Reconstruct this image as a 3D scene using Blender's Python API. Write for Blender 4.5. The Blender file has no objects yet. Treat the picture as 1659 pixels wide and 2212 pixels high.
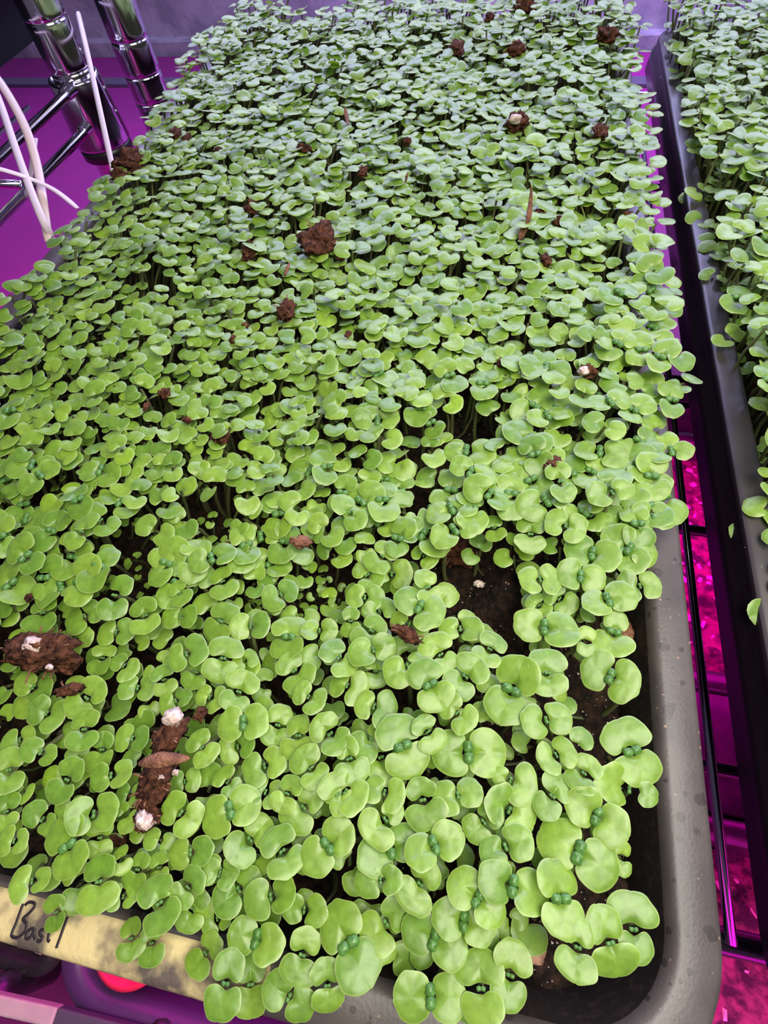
import bpy, math, random
import numpy as np
from mathutils import Vector, Matrix, noise

# ------------------------------------------------------------------ camera
U = 0.141                      # one unit of the layout below: camera height over the tray rim (m)
RIM = 1.06                     # height of the tray rim over the floor (m)
CZ = RIM + U
F = 1126.0; PPX, PPY = 829.5, 1106.0
def _axes():
    a = np.array([1260-PPX, -(-847-PPY), -F]); Y = a/np.linalg.norm(a)
    b = np.array([-6300-PPX, -(185-PPY), -F]); X = -b/np.linalg.norm(b)
    X = X-Y*X.dot(Y); X /= np.linalg.norm(X)
    return np.array([X, Y, np.cross(X, Y)])
R = _axes()
sc = bpy.context.scene
col = sc.collection
cd = bpy.data.cameras.new('camera'); cam = bpy.data.objects.new('camera', cd); col.objects.link(cam)
cd.sensor_fit = 'HORIZONTAL'; cd.sensor_width = 36; cd.lens = F/1659*36
cd.clip_start = 0.005
M4 = Matrix([list(R[i])+[0] for i in range(3)]+[[0, 0, 0, 1]]); M4[2][3] = CZ
cam.matrix_world = M4
cd.dof.use_dof = False
sc.camera = cam

def W(x, y, z=-1.0):
    """layout units (z measured from the camera, rim at -1) to metres"""
    return Vector((x*U, y*U, CZ+z*U))
def on_plane(px, py, z=-1.0):
    d = R@np.array([px-PPX, -(py-PPY), -F]); d = d*(z/d[2]); return d[0], d[1]

# ------------------------------------------------------------------ world and light
wd = bpy.data.worlds.new('world'); sc.world = wd; wd.use_nodes = True
bg = wd.node_tree.nodes['Background']; bg.inputs[0].default_value = (0.50, 0.44, 0.68, 1); bg.inputs[1].default_value = 0.17
def area(name, loc, target, sx, sy, power, color):
    l = bpy.data.lights.new(name, 'AREA'); l.shape = 'RECTANGLE'; l.size = sx; l.size_y = sy
    l.energy = power; l.color = color
    o = bpy.data.objects.new(name, l); col.objects.link(o); o.location = loc
    o.rotation_euler = (Vector(target)-Vector(loc)).to_track_quat('-Z', 'Y').to_euler(); return o
# white grow light over the near end, lilac grow lights over the far end and behind
area('lamp_near', W(0.7, 0.1, 1.4), W(-0.1, 0.5), 0.34, 0.22, 2.5, (1.0, 0.96, 0.84))
area('lamp_far', W(-0.2, 5.6, 1.45), W(-0.3, 1.9), 1.3, 0.26, 12.5, (0.56, 0.53, 1.0))
area('lamp_right', W(3.9, 2.6, 0.9), W(0.9, 1.8), 0.2, 0.6, 0.7, (0.70, 0.64, 1.0))
area('lamp_tier_front', W(1.2, -.9, -1.6), W(1.0, -.6, -3), 0.12, 0.22, 0.5, (1.0, 0.0, 0.62))
area('lamp_back', W(1.6, 6.2, 0.2), W(1.0, 7.3, -1.8), 0.9, 0.06, 5.0, (0.50, 0.36, 1.0))
# magenta grow lights of the tier below, fixed under the shelf and shining down
area('lamp_tier_right', W(1.2, 1.1, -1.6), W(1.0, 1.1, -3), 0.12, 0.60, 1.6, (1.0, 0.0, 0.62))
area('lamp_tier_left', W(-2.0, 1.6, -1.55), W(-2.2, 1.8, -3), 0.18, 0.55, 0.7, (0.85, 0.015, 0.75))
area('lamp_tier_near', W(-0.3, -0.25, -1.6), W(-0.4, -0.6, -2.6), 0.40, 0.06, 0.28, (0.95, 0.02, 0.60))
sc.view_settings.view_transform = 'Standard'; sc.view_settings.look = 'None'
sc.view_settings.exposure = -0.08; sc.view_settings.gamma = 1.0; sc.view_settings.use_curve_mapping = False

# ------------------------------------------------------------------ materials
def mat(name, base, rough=0.5, metal=0.0, spec=0.5, noise_scale=None, c2=None, bump=0.0, bscale=200, n_lo=0.4, n_hi=0.6, detail=4):
    m = bpy.data.materials.new(name); m.use_nodes = True; nt = m.node_tree; p = nt.nodes['Principled BSDF']
    p.inputs['Base Color'].default_value = (*base, 1); p.inputs['Roughness'].default_value = rough
    p.inputs['Metallic'].default_value = metal; p.inputs['Specular IOR Level'].default_value = spec
    geo = nt.nodes.new('ShaderNodeNewGeometry')
    if noise_scale:
        n = nt.nodes.new('ShaderNodeTexNoise'); n.inputs['Scale'].default_value = noise_scale; n.inputs['Detail'].default_value = detail
        nt.links.new(geo.outputs['Position'], n.inputs['Vector'])
        r = nt.nodes.new('ShaderNodeValToRGB'); r.color_ramp.elements[0].position = n_lo; r.color_ramp.elements[1].position = n_hi
        r.color_ramp.elements[0].color = (*base, 1); r.color_ramp.elements[1].color = (*c2, 1)
        nt.links.new(n.outputs['Fac'], r.inputs['Fac']); nt.links.new(r.outputs['Color'], p.inputs['Base Color'])
    if bump:
        n2 = nt.nodes.new('ShaderNodeTexNoise'); n2.inputs['Scale'].default_value = bscale; n2.inputs['Detail'].default_value = 5
        nt.links.new(geo.outputs['Position'], n2.inputs['Vector'])
        b = nt.nodes.new('ShaderNodeBump'); b.inputs['Strength'].default_value = bump; b.inputs['Distance'].default_value = 0.002
        nt.links.new(n2.outputs['Fac'], b.inputs['Height']); nt.links.new(b.outputs['Normal'], p.inputs['Normal'])
    return m

def leaf_material(name, dark, mid, pale, rnd=True):
    """u of the UV map: 0 at the middle of the blade, 1 at its margin; v: a colour draw for the leaf"""
    m = bpy.data.materials.new(name); m.use_nodes = True; nt = m.node_tree; L = nt.links; N = nt.nodes
    p = N['Principled BSDF']; out = N['Material Output']
    uv = N.new('ShaderNodeUVMap'); sep = N.new('ShaderNodeSeparateXYZ'); L.new(uv.outputs[0], sep.inputs[0])
    oi = N.new('ShaderNodeObjectInfo'); ad = N.new('ShaderNodeMath'); ad.operation = 'MULTIPLY_ADD'
    L.new(oi.outputs['Random'], ad.inputs[0]); ad.inputs[1].default_value = 0.8 if rnd else 0.0; L.new(sep.outputs['Y'], ad.inputs[2])
    fr = N.new('ShaderNodeMath'); fr.operation = 'FRACT'; L.new(ad.outputs[0], fr.inputs[0])
    r = N.new('ShaderNodeValToRGB'); e = r.color_ramp.elements
    e[0].position = 0.0; e[0].color = (*dark, 1); e[1].position = 0.97; e[1].color = (*mid, 1)
    k = e.new(0.45); k.color = tuple((np.array(dark)+np.array(mid))/2)+(1,)
    k = e.new(1.0); k.color = (0.34, 0.56, 0.03, 1)
    L.new(fr.outputs[0], r.inputs['Fac'])
    geo = N.new('ShaderNodeNewGeometry'); nz = N.new('ShaderNodeTexNoise'); nz.inputs['Scale'].default_value = 420; nz.inputs['Detail'].default_value = 6; nz.inputs['Roughness'].default_value = 0.7
    L.new(geo.outputs['Position'], nz.inputs['Vector'])
    nr = N.new('ShaderNodeMapRange'); nr.inputs[1].default_value = 0.3; nr.inputs[2].default_value = 0.7; nr.inputs[3].default_value = 0.76; nr.inputs[4].default_value = 1.18
    L.new(nz.outputs['Fac'], nr.inputs[0])
    mx = N.new('ShaderNodeMix'); mx.data_type = 'RGBA'; mx.blend_type = 'MULTIPLY'; mx.inputs[0].default_value = 1
    L.new(r.outputs[0], mx.inputs[6]); L.new(nr.outputs[0], mx.inputs[7])
    er = N.new('ShaderNodeMapRange'); er.inputs[1].default_value = 0.90; er.inputs[2].default_value = 1.0; er.inputs[3].default_value = 0; er.inputs[4].default_value = 0.75
    L.new(sep.outputs['X'], er.inputs[0])
    m2 = N.new('ShaderNodeMix'); m2.data_type = 'RGBA'; L.new(er.outputs[0], m2.inputs[0]); L.new(mx.outputs[2], m2.inputs[6]); m2.inputs[7].default_value = (*pale, 1)
    L.new(m2.outputs[2], p.inputs['Base Color'])
    p.inputs['Roughness'].default_value = 0.42; p.inputs['Specular IOR Level'].default_value = 1.0; p.inputs['Sheen Weight'].default_value = 0.28; p.inputs['Sheen Tint'].default_value = (0.85, 0.9, 1.0, 1); p.inputs['Sheen Roughness'].default_value = 0.35
    b = N.new('ShaderNodeBump'); b.inputs['Strength'].default_value = 0.12; b.inputs['Distance'].default_value = 0.0006
    nb = N.new('ShaderNodeTexNoise'); nb.inputs['Scale'].default_value = 500; L.new(geo.outputs['Position'], nb.inputs['Vector'])
    L.new(nb.outputs['Fac'], b.inputs['Height']); L.new(b.outputs['Normal'], p.inputs['Normal'])
    t = N.new('ShaderNodeBsdfTranslucent'); hs = N.new('ShaderNodeMix'); hs.data_type = 'RGBA'; hs.blend_type = 'MULTIPLY'; hs.inputs[0].default_value = 1
    L.new(m2.outputs[2], hs.inputs[6]); hs.inputs[7].default_value = (1.0, 1.0, 0.35, 1); L.new(hs.outputs[2], t.inputs['Color'])
    ms = N.new('ShaderNodeMixShader'); ms.inputs[0].default_value = 0.28
    L.new(p.outputs[0], ms.inputs[1]); L.new(t.outputs[0], ms.inputs[2]); L.new(ms.outputs[0], out.inputs['Surface'])
    return m

M = {}
M['leaf'] = leaf_material('seedling_leaf', (0.165, 0.335, 0.030), (0.305, 0.490, 0.048), (0.46, 0.62, 0.18))
M['bud'] = mat('leaf_bud', (0.060, 0.16, 0.030), 0.35, noise_scale=900, c2=(0.10, 0.24, 0.05))
M['stem'] = mat('stem', (0.17, 0.22, 0.07), 0.45, noise_scale=300, c2=(0.18, 0.17, 0.08))
M['soil'] = mat('potting_soil', (0.012, 0.008, 0.006), 0.9, spec=0.2, noise_scale=420, c2=(0.055, 0.028, 0.018), bump=1.0, bscale=700, n_lo=.42, n_hi=.7)
M['clump'] = mat('peat_clump', (0.035, 0.014, 0.009), 0.9, spec=0.15, noise_scale=500, c2=(0.17, 0.065, 0.035), bump=1.0, bscale=900, n_lo=.35, n_hi=.65)
M['perlite'] = mat('perlite', (0.80, 0.66, 0.60), 0.8, noise_scale=900, c2=(0.55, 0.38, 0.33), bump=.5, bscale=1500)
M['bark'] = mat('bark_fibre', (0.16, 0.06, 0.03), 0.7, noise_scale=300, c2=(0.30, 0.13, 0.07), bump=.8, bscale=900)
M['plastic'] = mat('tray_plastic', (0.070, 0.058, 0.056), 0.38, noise_scale=60, c2=(0.100, 0.083, 0.078), bump=.06, bscale=1200)
M['plastic_b'] = mat('black_plastic', (0.022, 0.019, 0.024), 0.30, noise_scale=90, c2=(0.045, 0.038, 0.042))
M['tape'] = mat('masking_tape', (0.72, 0.57, 0.29), 0.7, noise_scale=95, c2=(0.12, 0.09, 0.08), n_lo=.45, n_hi=.60, detail=7, bump=.2, bscale=900)
M['ink'] = mat('marker_ink', (0.02, 0.012, 0.02), 0.5)
M['chrome'] = mat('chrome', (0.70, 0.68, 0.74), 0.12, 1.0)
M['wire'] = mat('chrome_wire', (0.40, 0.38, 0.46), 0.14, 1.0)
M['dark_wire'] = mat('dark_wire', (0.10, 0.09, 0.12), 0.25, 0.8)
M['sleeve'] = mat('black_sleeve', (0.015, 0.012, 0.015), 0.35)
M['tie'] = mat('nylon_tie', (0.78, 0.66, 0.74), 0.45)
M['tie_old'] = mat('aged_nylon_tie', (0.78, 0.62, 0.55), 0.45)
M['liner'] = mat('magenta_tinted_liner', (0.28, 0.02, 0.19), 0.55, spec=0.25, noise_scale=8, c2=(0.23, 0.02, 0.16))  # white sheet; the magenta light on it is in this base colour
M['wall'] = mat('concrete', (0.24, 0.22, 0.27), 0.85, noise_scale=25, c2=(0.38, 0.35, 0.40), bump=.5, bscale=120, detail=8)
M['mulch'] = mat('mulch_bed', (0.03, 0.010, 0.016), 0.8, noise_scale=150, c2=(0.22, 0.06, 0.09), bump=1, bscale=300)
M['chip'] = mat('wood_chip', (0.55, 0.40, 0.36), 0.5)
M['crate'] = mat('crate_plastic', (0.006, 0.006, 0.008), 0.9, spec=.08)
M['pebble'] = mat('pale_grit', (0.42, 0.34, 0.33), 0.7)
M['stone'] = mat('clay_pebble', (0.50, 0.27, 0.19), 0.7, noise_scale=260, c2=(0.30, 0.15, 0.10), n_lo=.5, n_hi=.62)
M['red'] = mat('red_plastic', (0.80, 0.03, 0.10), 0.35)
M['tray_low'] = mat('lower_tray_plastic', (0.085, 0.04, 0.13), 0.35)  # purple light and the tier's shade are put into this base colour
M['wall_soil'] = mat('soil_stained_plastic', (0.012, 0.009, 0.009), 0.6, noise_scale=500, c2=(0.05, 0.03, 0.022), n_lo=.5, n_hi=.8)
M['tray_black'] = mat('right_tray_plastic', (0.040, 0.034, 0.038), 0.36, noise_scale=60, c2=(0.055, 0.046, 0.046))
M['skirt'] = mat('tray_skirt_plastic', (0.010, 0.006, 0.010), 0.30)
M['gravel'] = mat('gravel', (0.10, 0.08, 0.08), 0.8, noise_scale=300, c2=(0.45, 0.38, 0.36))
M['board'] = mat('pale_board', (0.70, 0.55, 0.55), 0.5, noise_scale=40, c2=(0.5, 0.38, 0.4))
M['board_d'] = mat('slate_board', (0.10, 0.09, 0.13), 0.5)

# ------------------------------------------------------------------ helpers
def tag(o, label=None, cat=None, group=None, kind=None):
    if label: o['label'] = label
    if cat: o['category'] = cat
    if group: o['group'] = group
    if kind: o['kind'] = kind
    return o
def empty(name, loc, label, cat, group=None):
    o = bpy.data.objects.new(name, None); col.objects.link(o); o.location = loc; o.empty_display_size = .01
    return tag(o, label, cat, group)
def mesh(name, v, f, m, uv=None, smooth=True):
    me = bpy.data.meshes.new(name); me.from_pydata([tuple(p) for p in v], [], f)
    if smooth: me.polygons.foreach_set('use_smooth', [True]*len(me.polygons))
    if m is not None: me.materials.append(m)
    if uv is not None:
        lay = me.uv_layers.new(name='UVMap'); vi = np.zeros(len(me.loops), dtype=np.int32); me.loops.foreach_get('vertex_index', vi)
        lay.data.foreach_set('uv', np.asarray(uv, dtype=np.float32)[vi].ravel())
    me.update(); return me
def obj(name, me, parent=None, mw=None):
    o = bpy.data.objects.new(name, me); col.objects.link(o)
    if parent is not None:
        o.parent = parent
        if mw is None: mw = Matrix.Identity(4)
        o.matrix_basis = Matrix.Translation(-Vector(parent.location))@mw     # parents here are only ever moved, never turned
    elif mw is not None: o.matrix_basis = mw
    return o
def tube(pts, r, n=8, cap=True, flat=None):
    """tube or (flat=(w,h)) ribbon along pts, as vertices and faces"""
    V, Fc = [], []; pts = [Vector(p) for p in pts]; up0 = None
    for i, p in enumerate(pts):
        t = (pts[min(i+1, len(pts)-1)]-pts[max(i-1, 0)]).normalized()
        if up0 is None: up0 = Vector((0, 0, 1)) if abs(t.z) < .9 else Vector((0, 1, 0))
        s = t.cross(up0).normalized(); u = s.cross(t).normalized(); up0 = u
        rr = r[i] if isinstance(r, (list, tuple)) else r
        for k in range(n):
            a = 2*math.pi*(k+.5)/n
            if flat: V.append(p+s*(math.cos(a)*flat[0]*rr)+u*(math.sin(a)*flat[1]*rr))
            else: V.append(p+s*(math.cos(a)*rr)+u*(math.sin(a)*rr))
    for i in range(len(pts)-1):
        for k in range(n):
            a, b = i*n+k, i*n+(k+1) % n; Fc.append((a, b, b+n, a+n))
    if cap: Fc.append(tuple(range(n))[::-1]); Fc.append(tuple(range((len(pts)-1)*n, len(pts)*n)))
    return V, Fc
def lathe(prof, loc, n=40):
    V, Fc = [], []
    for r, z in prof:
        for k in range(n): a = 2*math.pi*k/n; V.append((loc[0]+r*math.cos(a), loc[1]+r*math.sin(a), z))
    for i in range(len(prof)-1):
        for k in range(n): a, b = i*n+k, i*n+(k+1) % n; Fc.append((a, b, b+n, a+n))
    Fc.append(tuple(range(n))[::-1]); Fc.append(tuple(range((len(prof)-1)*n, len(prof)*n)))
    return V, Fc
def box(x0, x1, y0, y1, z0, z1, bev=0):
    c = [(x, y, z) for z in (z0, z1) for y in (y0, y1) for x in (x0, x1)]
    return [W(*p) for p in c], [(0, 2, 3, 1), (4, 5, 7, 6), (0, 1, 5, 4), (2, 6, 7, 3), (0, 4, 6, 2), (1, 3, 7, 5)]
def bevel(o, w=.0008, s=2):
    b = o.modifiers.new('bevel', 'BEVEL'); b.width = w; b.segments = s
    return o
def smoothline(pts, k=6):
    out = []; P = [Vector(p) for p in pts]
    for i in range(len(P)-1):
        a = P[max(i-1, 0)]; b = P[i]; c = P[i+1]; d = P[min(i+2, len(P)-1)]
        for j in range(k):
            t = j/k
            out.append(.5*((2*b)+(c-a)*t+(2*a-5*b+4*c-d)*t*t+(-a+3*b-3*c+d)*t*t*t))
    out.append(P[-1]); return out

def tray_shell(x0, x1, y0, y1, r_in, prof, n=14, close=True):
    """rounded-rectangle basin; x0..y1 is the inner edge; prof = (offset outwards, z)"""
    V, Fc = [], []; m = None
    for o, z in prof:
        ring = []; r = max(r_in+o, .01)
        for cx, cy, a0 in ((x1-r_in, y1-r_in, 0), (x0+r_in, y1-r_in, 90), (x0+r_in, y0+r_in, 180), (x1-r_in, y0+r_in, 270)):
            for k in range(n+1):
                a = math.radians(a0+90*k/n); ring.append(W(cx+r*math.cos(a), cy+r*math.sin(a), z))
        m = len(ring); V += ring
    for i in range(len(prof)-1):
        for k in range(m): a, b = i*m+k, i*m+(k+1) % m; Fc.append((a, b, b+m, a+m))
    if close: Fc.append(tuple(range(m)))
    return V, Fc

# ------------------------------------------------------------------ the setting
v, f = box(-16, 16, 7.2, 7.6, -8.6, 9); o = obj('wall_back', mesh('wall_back', v, f, M['wall'], smooth=False)); tag(o, 'grey concrete wall behind the racks', kind='structure')
v, f = box(-16, 16, 7.04, 7.2, -8.52, -2.2); o = bevel(obj('trim_1', mesh('trim_1', v, f, M['wall'], smooth=False))); tag(o, 'ledge along the foot of the concrete wall', kind='structure')
v, f = box(-16, 16, -12, 7.2, -9, -8.52); o = obj('floor', mesh('floor', v, f, M['wall'], smooth=False)); tag(o, 'concrete floor', kind='structure')

# lower tier: a white liner sheet on a second shelf, magenta light put into its colour
TZ = -2.32
low = empty('lower_shelf', W(0, 2, TZ), 'lower rack shelf under a smooth white liner tinted magenta for the grow lights', 'shelf')
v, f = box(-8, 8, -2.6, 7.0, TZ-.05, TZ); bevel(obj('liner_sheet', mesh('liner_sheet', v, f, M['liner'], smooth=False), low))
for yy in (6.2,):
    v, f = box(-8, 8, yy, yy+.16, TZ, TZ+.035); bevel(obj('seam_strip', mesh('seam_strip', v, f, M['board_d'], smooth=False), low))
for xx in (-7.9, 7.9):
    for yy in (-2.5, 6.85):
        V_, F_ = lathe([(.012, .0), (.012, CZ+(TZ-.05)*U)], W(xx, yy)); obj('leg', mesh('leg', V_, F_, M['chrome']), low)

def heap(x0, x1, y0, y1, z, nx, ny, amp, fr, edge=.0):
    V, Fc = [], []
    for j in range(ny+1):
        for i in range(nx+1):
            x = x0+(x1-x0)*i/nx; y = y0+(y1-y0)*j/ny
            h = noise.fractal(Vector((x*fr, y*fr, z*7)), 1.0, 2.0, 4)
            V.append(W(x, y, z+amp*h))
    for j in range(ny):
        for i in range(nx): a = j*(nx+1)+i; Fc.append((a, a+1, a+nx+2, a+nx+1))
    return V, Fc
def chips(n, x0, x1, y0, y1, z, s0, s1, rnd):
    V, Fc = [], []
    for _ in range(n):
        c = W(rnd.uniform(x0, x1), rnd.uniform(y0, y1), z+rnd.uniform(0, .05)); s = rnd.uniform(s0, s1)*U
        e = Matrix.Rotation(rnd.uniform(0, 6.3), 3, 'Z')@Matrix.Rotation(rnd.uniform(-.6, .6), 3, 'X'); k = rnd.uniform(.25, 1)
        b = len(V)
        for q in ((-1, -k, 0), (1, -k*.6, 0), (.8, k, 0), (-.9, k*.8, 0), (0, 0, .35)): V.append(c+e@(Vector(q)*s))
        Fc += [(b, b+1, b+4), (b+1, b+2, b+4), (b+2, b+3, b+4), (b+3, b, b+4), (b, b+3, b+2, b+1)]
    return V, Fc
LOWP = [(-.05, TZ+.03), (-.01, -2.05), (0, -2.0), (.06, -2.0), (.07, -2.02), (.07, -2.06)]
rl = random.Random(5)
def low_tray(x0, x1, y0, y1, label, fill, zf, m='tray_low', prof=LOWP, nch=300):
    t = empty('lower_tray', W((x0+x1)/2, (y0+y1)/2, TZ), label, 'tray')
    V, Fc = tray_shell(x0, x1, y0, y1, .15, prof); obj('basin', mesh('basin', V, Fc, M[m]), t)
    if fill:
        g = tag(obj('bark_mulch', mesh('bark_mulch', *heap(x0+.02, x1-.02, y0+.02, y1-.02, zf, 60, 60, .05, 6), M['mulch'])), 'dark bark mulch filling the '+fill, 'mulch', kind='stuff')
        tag(obj('wood_chips', mesh('wood_chips', *chips(nch, x0+.06, x1-.06, y0+.06, y1-.06, zf+.01, .005, .016, rl), M['chip'], smooth=False)), 'pale wood chips scattered over the mulch of the '+fill, 'chips', kind='stuff')
    return t
low_tray(.62, 2.4, -2.2, .12, 'lower tray of mulch under the gap between trays, nearest the camera', 'near lower mulch tray', -2.1, 'plastic_b', nch=900)
low_tray(.62, 2.4, .66, 1.72, 'lower tray of mulch under the gap between trays, farther one', 'farther lower mulch tray', -2.1, 'plastic_b', nch=700)
for y0_, y1_, lb in ((.20, .60, 'plain dark box between the two lower mulch trays'), (1.80, 2.15, 'plain dark box beyond the farther lower mulch tray')):
    V, Fc = box(.60, 2.4, y0_, y1_, TZ, -2.03); o = obj('dark_box', mesh('dark_box', V, Fc, M['plastic_b'], smooth=False)); tag(o, lb, 'box'); bevel(o, .002, 3)
low_tray(-1.01, .4, -.615, 2.6, 'purple-tinted lower tray under the tape-labelled rim', None, 0)
# red pot inside the lower tray
pc = W(*[c for c in (-.83, -.475)], -2.0)
V, Fc = lathe([(.012, CZ+(TZ+.04)*U), (.0155, pc.z), (.0170, pc.z), (.0170, pc.z+.003), (.0148, pc.z+.003), (.0142, pc.z-.008)], pc)
pot = obj('plant_pot', mesh('plant_pot', V, Fc, M['red'])); tag(pot, 'round red pot rim glowing in the lower tray', 'pot')
pot.location = (0, 0, 0)
tag(obj('pot_soil', mesh('pot_soil', *lathe([(.0140, pc.z-.010), (.0140, pc.z-.006), (.008, pc.z-.004)], pc), M['mulch'], smooth=True), pot), kind='stuff')
# gravel tray at the far lower left corner of the picture
gt = empty('gravel_tray', W(-1.55, -.5, TZ), 'dark tray of gravel at the lower left corner', 'tray')
V, Fc = tray_shell(-2.4, -1.16, -.62, .6, .04, [(-.03, TZ+.02), (0, -2.1), (.04, -2.1), (.05, -2.14)]); obj('basin', mesh('basin', V, Fc, M['plastic_b']), gt)
tag(obj('gravel', mesh('gravel', *heap(-2.38, -1.165, -.61, .58, -2.14, 70, 70, .03, 14), M['gravel'])), 'grey grit filling the tray at the lower left corner', 'gravel', kind='stuff')
tag(obj('pebbles', mesh('pebbles', *chips(2600, -1.9, -1.18, -.59, .1, -2.12, .004, .011, rl), M['pebble'], smooth=False)), 'pale grit pebbles on the lower left gravel', 'gravel', kind='stuff')
bs = empty('shelf_edge_board', W(-1.2, -.66, -2.0), 'pale board with a dark slate end below the taped tray rim', 'board')
a0 = on_plane(-60, 2160, -1.95); a1 = on_plane(116, 2199, -1.95); a2 = on_plane(330, 2255, -1.95)
def strip(p, q, w, z0, z1):
    d = (Vector(q)-Vector(p)).normalized(); n = Vector((-d.y, d.x))
    c = [Vector(p)+n*w, Vector(q)+n*w, Vector(q)-n*w, Vector(p)-n*w]
    return [W(k.x, k.y, z) for z in (z0, z1) for k in c], [(3, 2, 1, 0), (4, 5, 6, 7), (0, 1, 5, 4), (1, 2, 6, 5), (2, 3, 7, 6), (3, 0, 4, 7)]
bevel(obj('pale_section', mesh('pale_section', *strip(a0, a1, .022, -1.99, -1.95), M['board'], smooth=False), bs))
bevel(obj('dark_section', mesh('dark_section', *strip(a1, a2, .022, -1.99, -1.952), M['board_d'], smooth=False), bs))
for q in (a0, a2):
    V, Fc = tube([W(q[0], q[1], -1.99), W(q[0], q[1], TZ)], .006, 10); obj('leg', mesh('leg', V, Fc, M['dark_wire']), bs)

# ------------------------------------------------------------------ upper wire shelf under the trays
SZ = -1.44
ws = empty('wire_shelf', W(.5, 1.7, SZ), 'black chrome wire shelf carrying the two seedling trays', 'shelf')
def rod(name, p, q, r, m, par, n=12):
    V, Fc = tube([p, q], r, n); return obj(name, mesh(name, V, Fc, M[m]), par)
r5 = .0028
rod('front_rod', W(-1.45, -.10, SZ-.03), W(3.2, -.10, SZ-.03), .0034, 'dark_wire', ws)
rod('front_rod', W(-1.45, -.10, SZ-.26), W(3.2, -.10, SZ-.26), .0026, 'dark_wire', ws)
for y in (.245, .92, 1.43, 1.56, 2.2, 2.86, 3.30): rod('cross_wire', W(-1.45, y, SZ-.035), W(3.2, y, SZ-.035), .0024, 'dark_wire', ws)
rod('rear_rod', W(-1.45, 3.82, SZ-.03), W(3.2, 3.82, SZ-.03), .0034, 'chrome', ws)
for x in [-1.3+.245*i for i in range(7)]+[.655]+[.90+.245*i for i in range(9)]: rod('long_wire', W(x, -.10, SZ), W(x, 3.85, SZ), .0016, 'wire', ws)
for sx in range(3):
    x = .2+sx*.9; V, Fc = tube([W(x, 1.43, SZ-.03), W(x+.2, 1.5, SZ-.2), W(x+.45, 1.56, SZ-.03)], .0015, 8); obj('truss_wire', mesh('truss_wire', V, Fc, M['dark_wire']), ws)
for xx, yy in ((-1.45, -.1), (3.2, -.1), (-1.45, 3.84), (3.2, 3.84)):
    p = W(xx, yy, SZ); V, Fc = lathe([(.0127, CZ+TZ*U), (.0127, p.z-.008)], p); obj('post', mesh('post', V, Fc, M['chrome']), ws)

# ------------------------------------------------------------------ trays
TX0, TX1, TY0, TY1 = -1.46, .377, -.215, 3.38
SOILZ = -1.135
MAINP = [(-.075, SZ+.012), (-.02, -1.10), (-.006, -1.02), (0, -1.006), (.006, -1.001), (.014, -1.0), (.058, -1.0), (.066, -1.004), (.0705, -1.014), (.0705, -1.055), (.068, -1.055), (.067, -1.018), (.06, -1.006), (.0, -1.012)]
def basin_mesh(V, Fc, m, k):
    me = mesh('basin', V, Fc, M[m]); me.materials.append(M['wall_soil']); me.materials.append(M['skirt']); ring = 4*15
    for p_ in me.polygons:
        if max(p_.vertices) < ring*(k+1): p_.material_index = 1
        elif m == 'tray_black' and min(p_.vertices) >= ring*7: p_.material_index = 2
    return me
tray = empty('seedling_tray', W((TX0+TX1)/2, 1.6, SZ+.01), 'large dark plastic tray with a grey rim and taped near edge, full of seedlings', 'tray')
V, Fc = tray_shell(TX0, TX1, TY0, TY1, .15, MAINP); ob = obj('basin', basin_mesh(V, Fc, 'plastic', 2), tray)
# tray plastic: water spots and grit
nt = M['plastic'].node_tree; N = nt.nodes; L = nt.links; p = N['Principled BSDF']
old = p.inputs['Base Color'].links[0].from_socket
g = N.new('ShaderNodeNewGeometry')
def spots(scale, thr, colr, prev, rand_lo):
    vo = N.new('ShaderNodeTexVoronoi'); vo.inputs['Scale'].default_value = scale; L.new(g.outputs['Position'], vo.inputs['Vector'])
    sp = N.new('ShaderNodeSeparateColor'); L.new(vo.outputs['Color'], sp.inputs[0])
    gt_ = N.new('ShaderNodeMath'); gt_.operation = 'GREATER_THAN'; L.new(sp.outputs[0], gt_.inputs[0]); gt_.inputs[1].default_value = rand_lo
    rr = N.new('ShaderNodeMath'); rr.operation = 'MULTIPLY'; L.new(sp.outputs[1], rr.inputs[0]); rr.inputs[1].default_value = thr
    lt = N.new('ShaderNodeMath'); lt.operation = 'LESS_THAN'; L.new(vo.outputs['Distance'], lt.inputs[0]); L.new(rr.outputs[0], lt.inputs[1])
    mm = N.new('ShaderNodeMath'); mm.operation = 'MULTIPLY'; L.new(gt_.outputs[0], mm.inputs[0]); L.new(lt.outputs[0], mm.inputs[1])
    m3 = N.new('ShaderNodeMath'); m3.operation = 'MULTIPLY'; m3.inputs[1].default_value = .8; L.new(mm.outputs[0], m3.inputs[0])
    mx = N.new('ShaderNodeMix'); mx.data_type = 'RGBA'; L.new(m3.outputs[0], mx.inputs[0]); L.new(prev, mx.inputs[6]); mx.inputs[7].default_value = (*colr, 1)
    return mx.outputs[2]
s = spots(230, .5, (0.038, 0.030, 0.029), old, .72); s = spots(520, .45, (0.042, 0.034, 0.032), s, .82); s = spots(900, .35, (0.35, 0.22, 0.15), s, .93)
L.new(s, p.inputs['Base Color'])

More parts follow.
